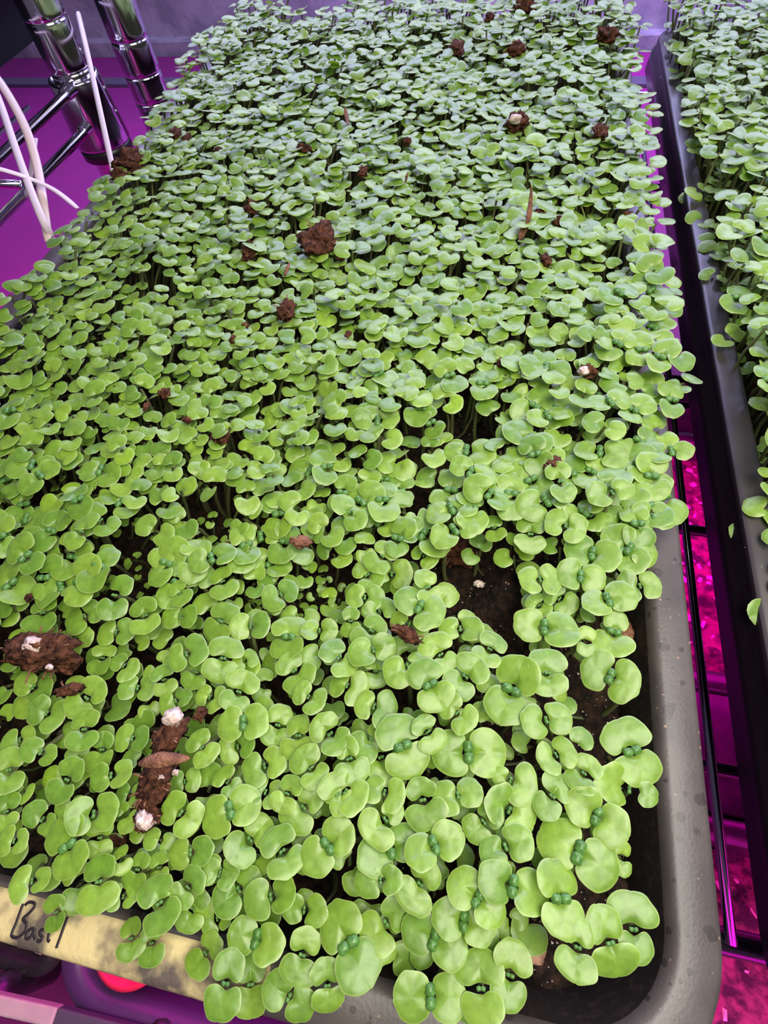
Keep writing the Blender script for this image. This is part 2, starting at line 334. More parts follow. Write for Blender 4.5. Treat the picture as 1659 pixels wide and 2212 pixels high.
def in_rr(x, y, x0, x1, y0, y1, r):
    if x < x0 or x > x1 or y < y0 or y > y1: return False
    cx = min(max(x, x0+r), x1-r); cy = min(max(y, y0+r), y1-r)
    return (x-cx)**2+(y-cy)**2 <= r*r
def soil_h(x, y):
    h = .05*noise.fractal(Vector((x*2.2, y*2.2, 0)), 1.0, 2.0, 3)+.022*noise.fractal(Vector((x*14, y*14, 4)), .9, 2.1, 4)
    h += .075*math.exp(-(((x-.10)/.085)**2+((y-.43)/.10)**2))+.05*math.exp(-(((x+.02)/.05)**2+((y-.56)/.05)**2))
    return h
def soil_bed(x0, x1, y0, y1, r, z, name, label, n=(150, 260), pw=2.0):
    V, Fc = [], []; nx, ny = n; ok = {}
    for j in range(ny+1):
        y = y0+(y1-y0)*(j/ny)**pw
        for i in range(nx+1):
            x = x1-(x1-x0)*(i/nx)**1.4
            cx = min(max(x, x0+r), x1-r); cy = min(max(y, y0+r), y1-r); d = math.hypot(x-cx, y-cy)
            if d > r: x, y_ = cx+(x-cx)*r/d, cy+(y-cy)*r/d
            else: y_ = y
            V.append(W(x, y_, z+soil_h(x, y_)))
    for j in range(ny):
        for i in range(nx): a = j*(nx+1)+i; Fc.append((a, a+nx+1, a+nx+2, a+1))
    return tag(obj(name, mesh(name, V, Fc, M['soil'])), label, 'soil', kind='stuff')
soil_bed(TX0-.015, TX1+.012, TY0-.012, TY1+.01, .16, SOILZ, 'potting_soil', 'dark damp potting soil filling the large tray under the seedlings')

# masking tape with the handwritten word, wrapped over the near rim
V, Fc = [], []; prof = [(.004, -1.0055), (.007, -.9985), (.014, -.9965), (.035, -.9962), (.058, -.9965), (.068, -1.001), (.0735, -1.013), (.0735, -1.045)]
xs = np.linspace(-1.12, -.20, 60)
for x in xs:
    for k, (o_, z) in enumerate(prof):
        e = .006*noise.noise(Vector((x*9, k*3.0, 2))) if x > -.25 else 0
        V.append(W(x+e, TY0-o_, z))
n_ = len(prof)
for i in range(len(xs)-1):
    for k in range(n_-1): a = i*n_+k; Fc.append((a, a+1, a+n_+1, a+n_))
tape = obj('masking_tape', mesh('masking_tape', V, Fc, M['tape']), tray)
tape['label'] = 'stained cream masking tape with a handwritten word'
def stroke(pts, w=.0024):
    q = []
    for x, y in pts:
        a, b = on_plane(x/2.765, 1750+y/2.765, -.9955); q.append(W(a, min(b, TY0-.008), -.9950))
    return tube(smoothline(q, 5), w*U, 6, flat=(1, .25))
def merge(parts):
    V, Fc = [], []
    for v, f in parts: b = len(V); V += list(v); Fc += [tuple(i+b for i in q) for q in f]
    return V, Fc
st = [[(140, 560), (120, 610), (95, 680), (75, 725), (72, 752), (100, 762), (130, 745), (155, 715), (158, 675), (138, 650), (175, 615), (205, 580), (205, 556), (175, 550), (150, 568)],
      [(205, 705), (180, 712), (160, 735), (158, 765), (178, 762), (200, 730), (208, 712), (204, 745), (212, 772)],
      [(262, 712), (240, 722), (243, 745), (255, 762), (240, 784), (222, 776)],
      [(300, 716), (292, 745), (288, 775), (298, 785)], [(312, 684), (315, 688)],
      [(404, 640), (385, 690), (362, 755), (345, 800), (338, 824)]]
ink = obj('handwriting', mesh('handwriting', *merge([stroke(s_) for s_ in st]), M['ink']), tape); ink.matrix_basis = Matrix.Identity(4)
ink['label'] = 'word Basil in black marker'

RP = [(-.075, SZ+.012), (-.02, -1.10), (-.006, -1.02), (0, -1.006), (.006, -1.001), (.014, -1.0), (.050, -1.0), (.058, -1.004), (.062, -1.016), (.062, -1.035), (.074, -1.050), (.080, -1.115), (.076, -1.115), (.069, -1.05), (.0, -1.012)]
rt = empty('seedling_tray', W(1.6, 1.6, SZ+.01), 'glossy black tray of seedlings cut off by the right frame edge', 'tray')
RX0, RX1, RY0, RY1 = .632, 2.47, -.2, 3.30
V, Fc = tray_shell(RX0, RX1, RY0, RY1, .15, RP); obj('basin', basin_mesh(V, Fc, 'tray_black', 2), rt)
soil_bed(RX0-.015, RX1+.012, RY0-.012, RY1+.01, .16, SOILZ, 'potting_soil', 'dark potting soil in the right-hand tray', n=(90, 120))

# ------------------------------------------------------------------ seedlings
rs = random.Random(11)
OUT = [(.09, 0), (.05, .12), (-.01, .30), (.015, .47), (.16, .60), (.38, .645), (.62, .60), (.82, .45), (.95, .25), (1.0, .08), (.985, 0)]
def outline(k, wob=0.0, seed=0):
    half = smoothline([(x, y, 0) for x, y in OUT], k); pts = [(p.x, p.y) for p in half]
    full = pts+[(x, -y) for x, y in pts[-2:0:-1]]
    if wob: full = [(x+wob*noise.noise(Vector((x*2.2, y*2.2, seed))), y+wob*noise.noise(Vector((x*2.2+9, y*2.2, seed)))) for x, y in full]
    return full
def leaf_geo(k, rings, seed):
    q = random.Random(seed); o = outline(k, .07, seed*3.7); cx, cy = .50, 0
    cup = q.uniform(-.28, .28); droop = q.uniform(.0, .34); sad = q.uniform(-.18, .18); crease = q.uniform(0, .10); tw = q.uniform(-.12, .12)
    def Z(x, y):
        z = cup*y*y*.9-droop*max(x-.15, 0)**2*.8+sad*x*y-crease*math.exp(-(y/.10)**2)*(1-x)+tw*y
        z += .035*noise.noise(Vector((x*3, y*3, seed)))-.10*math.exp(-((x-.02)/.16)**2-(y/.22)**2)
        return z
    V = [(cx, cy, Z(cx, cy))]; uv = [(0, 0)]
    for r in rings:
        for x, y in o:
            X, Y = cx+(x-cx)*r, cy+(y-cy)*r; V.append((X, Y, Z(X, Y)-(.018 if r == 1 else 0))); uv.append((r, 0))
    n = len(o); Fc = [(0, 1+i, 1+(i+1) % n) for i in range(n)]
    for j in range(len(rings)-1):
        for i in range(n): a, b = 1+j*n+i, 1+j*n+(i+1) % n; Fc.append((a, a+n, b+n, b))
    return np.array(V), Fc, np.array(uv)
NV = 14
HI = [leaf_geo(3, (.35, .68, .93, 1.0), s_) for s_ in range(NV)]
LO = [leaf_geo(1, (.6, .94, 1.0), s_) for s_ in range(NV)]
def sph(nu, nv, sx=1, sy=1, sz=1, crease=0):
    V, Fc = [(0, 0, sz)], []
    for j in range(1, nv):
        for i in range(nu):
            a = 2*math.pi*i/nu; b = math.pi*j/nv; k = 1-crease*math.exp(-(math.sin(a)/.35)**2)*(math.sin(b)**.5)
            V.append((sx*math.sin(b)*math.cos(a)*k, sy*math.sin(b)*math.sin(a)*k, sz*math.cos(b)*(k if math.cos(b) > 0 else 1)))
    V.append((0, 0, -sz)); n = len(V)-1
    for i in range(nu): Fc.append((0, 1+i, 1+(i+1) % nu)); Fc.append((n, n-nu+(i+1) % nu, n-nu+i))
    for j in range(nv-2):
        for i in range(nu): a, b = 1+j*nu+i, 1+j*nu+(i+1) % nu; Fc.append((a, a+nu, b+nu, b))
    return V, Fc
BUDG = sph(12, 8, 1, 1.05, .85, .25)
def stem_geo(seed, n=5, m=7):
    q = random.Random(seed+50); ax, ay = q.uniform(-.10, .10), q.uniform(-.10, .10); V, Fc = [], []
    for i in range(m+1):
        t = i/m; rr = .019*(1.12-.3*t); bx = ax*4*t*(1-t); by = ay*4*t*(1-t)
        for k in range(n): a = 2*math.pi*k/n; V.append((bx+rr*math.cos(a), by+rr*math.sin(a), t))
    for i in range(m):
        for k in range(n): a, b = i*n+k, i*n+(k+1) % n; Fc.append((a, b, b+n, a+n))
    return np.array(V), Fc
STH = [stem_geo(s_, 8, 8) for s_ in range(6)]; STL = [stem_geo(s_, 3, 4) for s_ in range(6)]

HAND = {
 ('a', 1050, 1480, 4.1475): '650,1390,400,1016,1613,400;860,1080,320,1130,1270,330;1240,440,380,1380,740,400;1090,880,330,1480,990,200;560,660,300,700,590,300;430,330,300,650,290,290;540,1090,270,650,900,300;100,1050,330,320,1190,330;60,1500,300,290,1400,350;330,900,360,110,800,160;170,190,380,290,-106,380;840,860,300,920,720,260',
 ('b', 1050, 1100, 4.1475): '990,1430,330,1240,1560,340;360,1030,260,690,1080,300;600,750,190,720,850,220;740,580,230,960,620,220;390,630,230,580,620,250;400,140,240,400,300,260;830,360,270,1080,430,260;1190,250,290,1310,470,260;1290,690,260,1470,680,220;970,840,250,1220,780,260;1165,980,210,1130,1210,340;900,1120,160,905,1250,170;540,1370,310,570,1560,300;630,110,230,800,170,230;900,20,170,990,90,210;1140,70,200,1300,140,210;1400,60,220,1590,60,220;430,820,160,520,900,150;60,110,160,90,220,180',
 ('c', 700, 1480, 4.1475): '650,400,390,760,690,390;1110,600,380,1480,600,390;370,170,260,520,210,340;890,360,220,970,480,260;100,900,300,280,1010,340;450,930,260,630,990,300;860,930,250,910,1130,360;1090,1010,330,1310,960,270;850,1500,340,1130,1370,340;620,1130,200,480,1280,370;740,1390,330,440,1540,370;200,560,200,250,760,320;470,520,160,550,770,260;1150,200,230,1240,290,270;1500,1150,240,1360,1300,290;480,430,200,370,540,300',
 ('d', 350, 1500, 4.1475): '320,410,240,390,540,260;610,270,290,840,240,290;1060,180,210,1010,370,250;600,500,240,750,440,220;820,680,280,1010,600,260;560,750,220,610,820,200;850,850,300,1000,900,260;1290,590,300,1370,730,260;1210,470,310,1220,270,200;1440,280,280,1570,430,280;470,1100,350,740,980,310;110,1020,330,220,1110,350;130,790,210,270,770,200;700,1400,290,870,1200,280;1030,1310,320,1120,1500,340;140,1430,250,360,1400,260;440,1560,240,600,1590,230;1340,920,220,1190,1100,330;1590,1250,300,1370,1470,330;1530,810,280,1620,980,240;1160,810,200,1080,970,230',
 ('e', 200, 1800, 3.318): '440,410,250,510,600,280;70,250,180,50,440,240;340,200,130,300,320,180;470,200,140,480,290,140;160,460,180,270,450,150;650,430,180,710,350,190;850,280,200,960,320,180;960,480,220,1130,330,180;1180,480,260,1370,430,240;760,920,210,850,800,190;1070,730,280,1270,790,290;980,940,200,920,1220,250;1130,960,180,1130,1210,230;1310,1110,260,1500,1250,260;1530,770,200,1470,980,260;1430,540,210,1600,560,230;270,680,150,270,830,180;420,720,130,420,860,190;690,600,200,740,480,180;840,640,190,940,590,170',
 ('f', 600, 1800, 3.318): '430,640,310,580,960,330;350,990,220,360,1200,230;700,720,320,850,570,260;1000,700,300,1240,820,300;1220,600,290,1450,660,280;960,1170,380,1230,1170,350;720,890,130,910,900,260;1330,380,260,1540,560,240;1070,290,230,970,440,300;830,330,200,640,350,240',
 ('g', 1000, 1800, 3.318): '120,970,330,140,1260,300;320,1150,240,360,890,260;210,330,290,510,430,310;680,320,300,730,620,300;1010,650,250,1110,930,310;840,700,190,810,940,290;1210,560,330,1240,820,230;300,690,160,410,610,150;1150,110,110,1145,240,130',
 ('h', 0, 1600, 4.1475): '640,270,240,550,430,250;930,0,160,890,160,250;890,330,220,1090,290,230;1100,470,170,1210,490,210;310,650,270,440,760,200;720,680,290,950,630,310;560,820,420,640,1070,370;900,790,200,880,950,220;60,900,250,180,900,200;190,1280,280,370,1240,190;890,1140,270,870,1390,340;1070,1000,150,1090,1130,170;490,1460,190,500,1620,180;150,440,130,240,470,200;560,590,160,710,560,130;60,550,200,40,720,190;1080,600,130,1150,730,220;1350,880,190,1510,910,170;90,160,200,50,370,270;690,110,190,720,240,200',
 ('i', 700, 1180, 4.1475): '460,700,210,390,810,280;750,480,240,960,600,330;280,450,190,450,460,210;510,240,150,700,250,230;850,50,150,940,110,190;1110,730,190,1330,740,210;1520,850,250,1450,990,260;650,660,180,870,740,170;1000,900,300,1090,1040,220;890,1130,310,1010,1350,310;1200,1250,300,1330,1080,310;850,1010,160,650,1130,290;330,960,240,550,890,210;130,1220,240,280,1270,300;460,1050,190,460,1180,220;70,930,250,200,1060,280;430,610,210,560,540,190;240,600,140,230,740,190;550,50,220,490,120,240;340,190,180,430,320,230;900,290,190,960,440,240',
 ('j', 350, 1200, 4.1475): '570,830,280,520,1010,290;570,510,240,470,660,280;520,170,210,560,290,260;700,640,210,880,620,220;1140,650,290,1120,800,300;1140,960,250,1230,1100,320;720,1140,260,650,1300,240;1260,1230,220,1360,1300,260;1340,910,200,1510,860,220;150,910,220,280,850,260;130,290,190,180,370,210;700,-40,180,710,60,230;240,200,160,390,180,180;80,540,190,240,550,190;1000,390,220,1130,310,200;1330,670,180,1490,670,180;370,1250,190,480,1290,250;330,980,190,270,1110,200;780,920,160,700,960,150',
 ('k', 0, 1280, 4.1475): '390,110,200,360,250,250;700,240,220,810,170,180;60,120,160,150,70,180;1290,150,240,1300,260,250;950,360,200,1120,340,200;570,450,190,760,400,150;930,530,170,900,640,200;1060,620,180,1150,690,240;350,1050,280,480,1110,300;760,1160,230,740,1290,240;820,890,240,720,1000,240;220,810,220,370,880,250;1150,850,210,1310,850,210;1450,720,200,1480,840,210;1100,1300,230,1260,1310,210;100,1350,220,240,1290,170;270,1400,230,450,1460,200;1500,1010,200,1640,930,160;1580,600,210,1600,480,200',
}
def zc(x, y):
    z = -.895+.030*noise.noise(Vector((x*2.2, y*2.2, 3)))+.02*noise.noise(Vector((x*6, y*6, 8)))
    return z+.012*max(0, min(1, (y-2.2)/.8))
P = []        # plants: bud (x,y,z), two leaves [(dx,dy,L,W,pitch)], base, big
def add(bx, by, bz, leaves, where, src, base=None):
    if base is None:
        x0, x1, y0, y1 = (TX0, TX1, TY0, TY1) if where == 'main' else (RX0, RX1, RY0, RY1)
        q = .06; cx = bx*(1.14 if where == 'main' else 1)+rs.uniform(-.03, .03); cy = by+rs.uniform(-.02, .05)
        cx = min(max(cx, x0+.045), x1-.045); cy = min(max(cy, y0+.045), y1-.045); base = (cx, cy)
    P.append(dict(b=(bx, by, bz), lv=leaves, base=base, w=where, src=src))
for key, s_ in HAND.items():
    _, ox, oy, k = key
    for n_, e in enumerate(s_.split(';')):
        ax, ay, aw, bx, by, bw = [float(q) for q in e.split(',')]
        A = (ox+ax/k, oy+ay/k, aw/k); B = (ox+bx/k, oy+by/k, bw/k)
        mx_, my_ = (A[0]+B[0])/2, (A[1]+B[1])/2
        x, y = on_plane(mx_, my_, -.895); lift = rs.uniform(-.012, .012)
        z = zc(x, y)+lift+(.000 if aw+bw > 420 else -.018)
        if my_ > 1960 and mx_ < 1150: z -= .02+.03*(aw+bw < 420)
        x, y = on_plane(mx_, my_, z); Ls = []
        for q in (A, B):
            qx, qy = on_plane(q[0], q[1], z); d = math.hypot(qx-x, qy-y)+1e-6
            vx, vy = q[0]-mx_, q[1]-my_; l_ = math.hypot(vx, vy)+1e-6; hx, hy = -vy/l_*q[2]/2, vx/l_*q[2]/2
            u0 = on_plane(q[0]+hx, q[1]+hy, z); u1 = on_plane(q[0]-hx, q[1]-hy, z); wd_ = math.hypot(u0[0]-u1[0], u0[1]-u1[1])*1.09
            w1 = wd_/1.27; Lx = min(max(d/.52, .76*w1), 1.08*w1)
            Ls.append([(qx-x)/d, (qy-y)/d, Lx, wd_, rs.gauss(.08, .13), max(.003, d-.5*Lx)])
        add(x, y, z, Ls, 'main', 'hand')
HC = [(lf[0]*(lf[5]+.5*lf[2])+p_['b'][0], lf[1]*(lf[5]+.5*lf[2])+p_['b'][1]) for p_ in P for lf in p_['lv']]

def poly(pts, z=-.90): return [on_plane(a, b, z) for a, b in pts]
def inside(x, y, pg):
    c = False; n = len(pg)
    for i in range(n):
        (x1, y1), (x2, y2) = pg[i], pg[i-1]
        if (y1 > y) != (y2 > y) and x < (x2-x1)*(y-y1)/(y2-y1)+x1: c = not c
    return c
HOLES = [poly(q) for q in (
 [(930, 1200), (960, 1165), (1010, 1150), (1075, 1160), (1125, 1200), (1140, 1330), (1170, 1420), (1090, 1410), (1060, 1330), (960, 1300)],
 [(985, 820), (1010, 820), (1070, 880), (1095, 930), (1110, 985), (1040, 965), (1000, 945), (965, 905)],
 [(1390, 1100), (1300, 1350), (1330, 1420), (1240, 1500), (1290, 1600), (1240, 1640), (1310, 1800), (1220, 1920), (1110, 2080), (1090, 2900), (1800, 2900), (1520, 1100)],
 [(215, 1190), (270, 1080), (330, 1100), (350, 1200), (340, 1290), (260, 1290)], [(395, 1085), (500, 1070), (520, 1170), (420, 1185)], [(20, 1630), (90, 1620), (90, 1700), (20, 1700)], [(1005, 1850), (1050, 1860), (1040, 1930), (990, 1920)],
 [(312, 548), (375, 565), (395, 635), (325, 622)], [(20, 1375), (110, 1350), (160, 1440), (60, 1470)], [(320, 1560), (390, 1550), (350, 1800), (290, 1790)], [(655, 500), (720, 500), (720, 550), (655, 550)])]
DENSE = poly([(-60, 1290), (350, 1290), (420, 1215), (720, 1190), (950, 1185), (1050, 1110), (1330, 1110), (1420, 1500), (1450, 2212), (1130, 2212), (400, 2300), (60, 2010), (-200, 1960)], -.9)
def psize(x, y):
    s_ = .098+.008*math.exp(-((y-.1)/.5)**2)-.022*math.exp(-((x+.62)/.40)**2-((y-.72)/.45)**2)-.008*math.exp(-((x+1.0)/.4)**2-((y-1.3)/.6)**2)
    if x > .5: s_ = .105
    return s_
grid = {}
def near(x, y, r, g=.05):
    i, j = int(math.floor(x/g)), int(math.floor(y/g)); k = int(r/g)+1
    for a in range(i-k, i+k+1):
        for b in range(j-k, j+k+1):
            for (u, w_) in grid.get((a, b), ()):
                if (u-x)**2+(w_-y)**2 < r*r: return True
    return False
def put(x, y, g=.05): grid.setdefault((int(math.floor(x/g)), int(math.floor(y/g))), []).append((x, y))
def rand_leaves(S):
    th = rs.uniform(0, math.pi) if rs.random() < .5 else rs.gauss(math.pi/2+.3, .7); Ls = []
    for s2 in (0, 1):
        a = th+math.pi*s2+rs.gauss(0, .22); l_ = S*.47*rs.uniform(.82, 1.12)
        Ls.append([math.cos(a), math.sin(a), l_, l_*1.27*rs.uniform(.94, 1.06), rs.gauss(.06, .13), .05*l_+.006])
    return Ls
# main canopy
for _ in range(30000):
    x = rs.uniform(-1.52, .46); y = rs.uniform(-.2, 3.46)
    lim = .375+.05*noise.noise(Vector((0, y*3, 1)))+(.055 if y > .9 else .01); lft = -1.335-.02*max(0, min(1, (y-1.2)/.7))-.08*max(0, min(1, (y-1.9)/.5))+.04*noise.noise(Vector((5, y*3, 1)))
    if x > lim or x < lft: continue
    if y > 3.30+.09*noise.noise(Vector((x*3, 2, 1)))-(.16 if -1.15 < x < -.85 else 0): continue
    if any(inside(x, y, h_) for h_ in HOLES): continue
    S = psize(x, y)*rs.uniform(.86, 1.14)
    if near(x, y, S*.405): continue
    zz = zc(x, y)+rs.gauss(0, .016)
    if inside(x, y, DENSE): continue
    put(x, y); add(x, y, zz, rand_leaves(S), 'main', 'rnd')
# lower, smaller seedlings under the canopy of the near end
for _ in range(9000):
    x = rs.uniform(-1.3, .36); y = rs.uniform(-.19, .62)
    if not inside(x, y, DENSE) or any(inside(x, y, h_) for h_ in HOLES): continue
    if near(x, y, .046): continue
    if any((x-a)**2+(y-b)**2 < .014**2 for a, b in HC): continue
    put(x, y); add(x, y, zc(x, y)-rs.uniform(.035, .085), rand_leaves(rs.uniform(.055, .085)), 'main', 'under')
# scattered small ones inside the thin patches on the left
for _ in range(900):
    x = rs.uniform(-1.2, -.2); y = rs.uniform(.3, 1.2)
    if near(x, y, .022): continue
    add(x, y, -1.0+rs.uniform(-.05, .05), rand_leaves(rs.uniform(.03, .042)), 'main', 'under'); put(x, y)
for px, py in ((1320, 1245), (1240, 1330), (1180, 1395), (1010, 1385), (1265, 1720), (905, 1560), (1090, 905)):
    x, y = on_plane(px, py, -1.03); add(x, y, -1.03, rand_leaves(.032), 'main', 'under')
# right-hand tray
grid.clear()
for _ in range(16000):
    x = rs.uniform(.5, 1.75); y = rs.uniform(-.1, 3.36)
    lim = .600+.05*noise.noise(Vector((3, y*2.5, 1)))+(.03 if y < 1.2 else 0)+(.05 if y < .75 else 0)
    if x < lim or y > 3.28: continue
    S = .098*rs.uniform(.85, 1.15)
    if near(x, y, S*.44): continue
    put(x, y); add(x, y, -.885+.03*noise.noise(Vector((x*3, y*3, 5)))+rs.gauss(0, .018), rand_leaves(S), 'right', 'rnd')

for _ in range(900):
    x = rs.uniform(.60, .92); y = rs.uniform(.2, 3.25)
    if near(x, y, .026): continue
    put(x, y); add(x, y, -.95-rs.uniform(0, .09), rand_leaves(rs.uniform(.07, .10)), 'right', 'under')
# image place and size, used only to pick the 300 that show largest
def proj(x, y, z):
    c = R.T@np.array([x, y, z]); return PPX+F*c[0]/-c[2], PPY-F*c[1]/-c[2], -c[2]
for p_ in P:
    px, py, dz = proj(*p_['b']); p_['px'], p_['py'] = px, py
    inn = -20 < px < 1680 and -10 < py < 2230
    p_['size'] = (sum(l_[3] for l_ in p_['lv'])/dz if inn else 0)*(1.0 if p_['src'] == 'hand' else .8 if p_['src'] == 'rnd' else .3)
order = sorted(range(len(P)), key=lambda i: -P[i]['size'])
NIND = 290
single = set(order[:NIND])

def frame(dx, dy, pitch, roll=0.0):
    a = np.array([dx*math.cos(pitch), dy*math.cos(pitch), math.sin(pitch)]); s2 = np.array([-dy, dx, 0.0]); n2 = np.cross(a, s2)
    s3 = s2*math.cos(roll)+n2*math.sin(roll); return a, s3, np.cross(a, s3)
def leaf_matrix(p_, lf):
    a, s3, n3 = frame(lf[0], lf[1], lf[4], lf[6]); sx, sy = lf[2], lf[3]/1.27
    o_ = np.array(p_['b'])+np.array([lf[0], lf[1], 0])*lf[5]*.8
    m = np.eye(4); m[:3, 0] = a*sx*U; m[:3, 1] = s3*sy*U; m[:3, 2] = n3*sx*U
    m[:3, 3] = [o_[0]*U, o_[1]*U, CZ+o_[2]*U]; return m
def stem_matrix(p_, ang):
    b0 = np.array([p_['base'][0], p_['base'][1], SOILZ+soil_h(*p_['base'])-.02]); b1 = np.array(p_['b'])-np.array([0, 0, .006]); d = b1-b0; l_ = np.linalg.norm(d); d /= l_
    s2 = np.cross(d, [math.cos(ang), math.sin(ang), 0.0]); s2 /= np.linalg.norm(s2); t2 = np.cross(d, s2); m = np.eye(4)
    k = min(l_, .26)
    m[:3, 0] = s2*k*U; m[:3, 1] = t2*k*U; m[:3, 2] = d*l_*U; m[:3, 3] = [b0[0]*U, b0[1]*U, CZ+b0[2]*U]; return m
for p_ in P:
    for lf in p_['lv']: lf.append(rs.gauss(0, .14)); lf.append(rs.randrange(NV)); lf.append(rs.random())
    p_['ang'] = rs.uniform(0, 6.28); p_['sv'] = rs.randrange(6)

# --- the mass that is past the individuals: one object
VV, FF, UVV, MI = [], [], [], []; base = 0
loT = []
for v_, f_, u_ in LO: loT.append((v_, np.array([q+(q[2],) if len(q) == 3 else q for q in f_]), u_))
stT = [(v_, np.array(f_)) for v_, f_ in STL]
for i, p_ in enumerate(P):
    if i in single: continue
    for lf in p_['lv']:
        v_, f_, u_ = loT[lf[7]]; m = leaf_matrix(p_, lf)
        VV.append(v_@m[:3, :3].T+m[:3, 3]); FF.append(f_+base); base += len(v_)
        uu = u_.copy(); uu[:, 1] = lf[8]*.995; UVV.append(uu); MI.append(np.zeros(len(f_), dtype=np.int32))
    if p_['w'] == 'right' and p_['b'][0] > .95 and rs.random() < .6: continue
    v_, f_ = stT[p_['sv']]; m = stem_matrix(p_, p_['ang'])
    VV.append(v_@m[:3, :3].T+m[:3, 3]); FF.append(f_+base); base += len(v_); UVV.append(np.zeros((len(v_), 2))); MI.append(np.ones(len(f_), dtype=np.int32))
VV = np.concatenate(VV); FF = np.concatenate(FF); UVV = np.concatenate(UVV); MI = np.concatenate(MI)
tri = FF[:, 2] == FF[:, 3]
me = bpy.data.meshes.new('basil_seedlings'); me.vertices.add(len(VV)); me.vertices.foreach_set('co', VV.astype(np.float32).ravel())
tot = np.where(tri, 3, 4); st_ = np.concatenate([[0], np.cumsum(tot)[:-1]]); li = FF.ravel()[np.stack([np.ones_like(tri)]*3+[~tri], 1).ravel()]
me.loops.add(len(li)); me.loops.foreach_set('vertex_index', li.astype(np.int32)); me.polygons.add(len(FF))
me.polygons.foreach_set('loop_start', st_.astype(np.int32)); me.polygons.foreach_set('loop_total', tot.astype(np.int32))
me.materials.append(M['leaf']); me.materials.append(M['stem']); me.polygons.foreach_set('material_index', MI); me.polygons.foreach_set('use_smooth', np.ones(len(FF), dtype=bool))
lay = me.uv_layers.new(name='UVMap'); lay.data.foreach_set('uv', UVV[li].astype(np.float32).ravel()); me.update(); me.validate()
o = obj('basil_seedlings', me); tag(o, 'dense carpet of small round-leaved basil seedlings filling both trays behind the near ones', 'seedlings', kind='stuff')
print('PLANTS', len(P), 'tris', int((tot-2).sum()))

# --- the individuals
leaf_me = [mesh('cotyledon', v_, f_, M['leaf'], uv=u_) for v_, f_, u_ in HI]
stem_me = [mesh('stem', v_, f_, M['stem']) for v_, f_ in STH]
bud_me = mesh('leaf_bud', *BUDG, M['bud'])
def region(p_):
    """where it stands, the landmark the ordinals count from, and that landmark's place"""
    x, y = p_['px'], p_['py']
    if p_['w'] == 'right': return ('on the edge of the right-hand tray', 'the frame bottom', (1650, 2212))
    if y > 1985 and x < 430: return ('dangling over the taped rim', 'the handwritten word', (80, 1990))
    if y > 1940 and x < 620: return ('above the yellowed tape', 'the handwritten word', (80, 1990))
    if y > 1940 and x < 860: return ('spilling over the middle front rim', 'the frame bottom', (740, 2400))
    if y > 1940 and x < 1130: return ('over the front rim', 'the near tray corner', (1400, 2190))
    if y > 1860 and x >= 1130: return ('apart on bare soil', 'the near tray corner', (1400, 2190))
    if x > 1230 and y > 1500: return ('beside the right soil strip', 'the near tray corner', (1400, 2190))
    if x > 1130 and y > 1150: return ('between hollow and right rim', 'the bare hollow', (1040, 1250))
    if x > 1130: return ('leaning over the right rim', 'the bare hollow', (1040, 1250))
    if 900 < x and 1290 < y < 1520: return ('on the near side', 'the bare hollow', (1040, 1250))
    if x > 780 and 1000 < y < 1290: return ('on the left side', 'the bare hollow', (1040, 1250))
    if x < 220 and 1380 < y < 1560: return ('at the left frame edge', 'the big peat clump', (82, 1408))
    if 200 < x < 500 and 1500 < y < 1850: return ('near its sides', 'the forked peat clump', (345, 1660))
    if x < 260 and y >= 1560: return ('in the near left', 'the handwritten word', (80, 1990))
    if y >= 1800 and x < 620: return ('on the near side', 'the forked peat clump', (345, 1660))
    if y >= 1700 and x < 900: return ('in the near middle', 'the forked peat clump', (345, 1660))
    if y >= 1700: return ('in the near right', 'the near tray corner', (1400, 2190))
    if y >= 1480 and x < 800: return ('to its right', 'the forked peat clump', (345, 1660))
    if y >= 1480: return ('in the centre right', 'the bare hollow', (1040, 1250))
    if x > 780: return ('to its right', 'the small central peat crumb', (881, 1371))
    if x > 480: return ('to its left', 'the small central peat crumb', (881, 1371))
    return ('to its right', 'the big left peat clump', (82, 1408))
ORD = 'nearest second third fourth fifth sixth seventh eighth ninth tenth eleventh twelfth thirteenth fourteenth fifteenth sixteenth seventeenth eighteenth nineteenth twentieth'.split()
def ordinal(n):
    if n < 20: return ORD[n]
    t_, u_ = divmod(n+1, 10); T = {2: 'twenty', 3: 'thirty', 4: 'forty', 5: 'fifty', 6: 'sixty', 7: 'seventy'}[t_]
    return {2: 'twentieth', 3: 'thirtieth', 4: 'fortieth', 5: 'fiftieth', 6: 'sixtieth', 7: 'seventieth'}[t_] if u_ == 0 else T+'-'+['', 'first'][u_ == 1]+('' if u_ == 1 else ORD[u_-1])
szs = sorted([P[i]['size'] for i in single], reverse=True); S1 = szs[60]; S2 = szs[180]
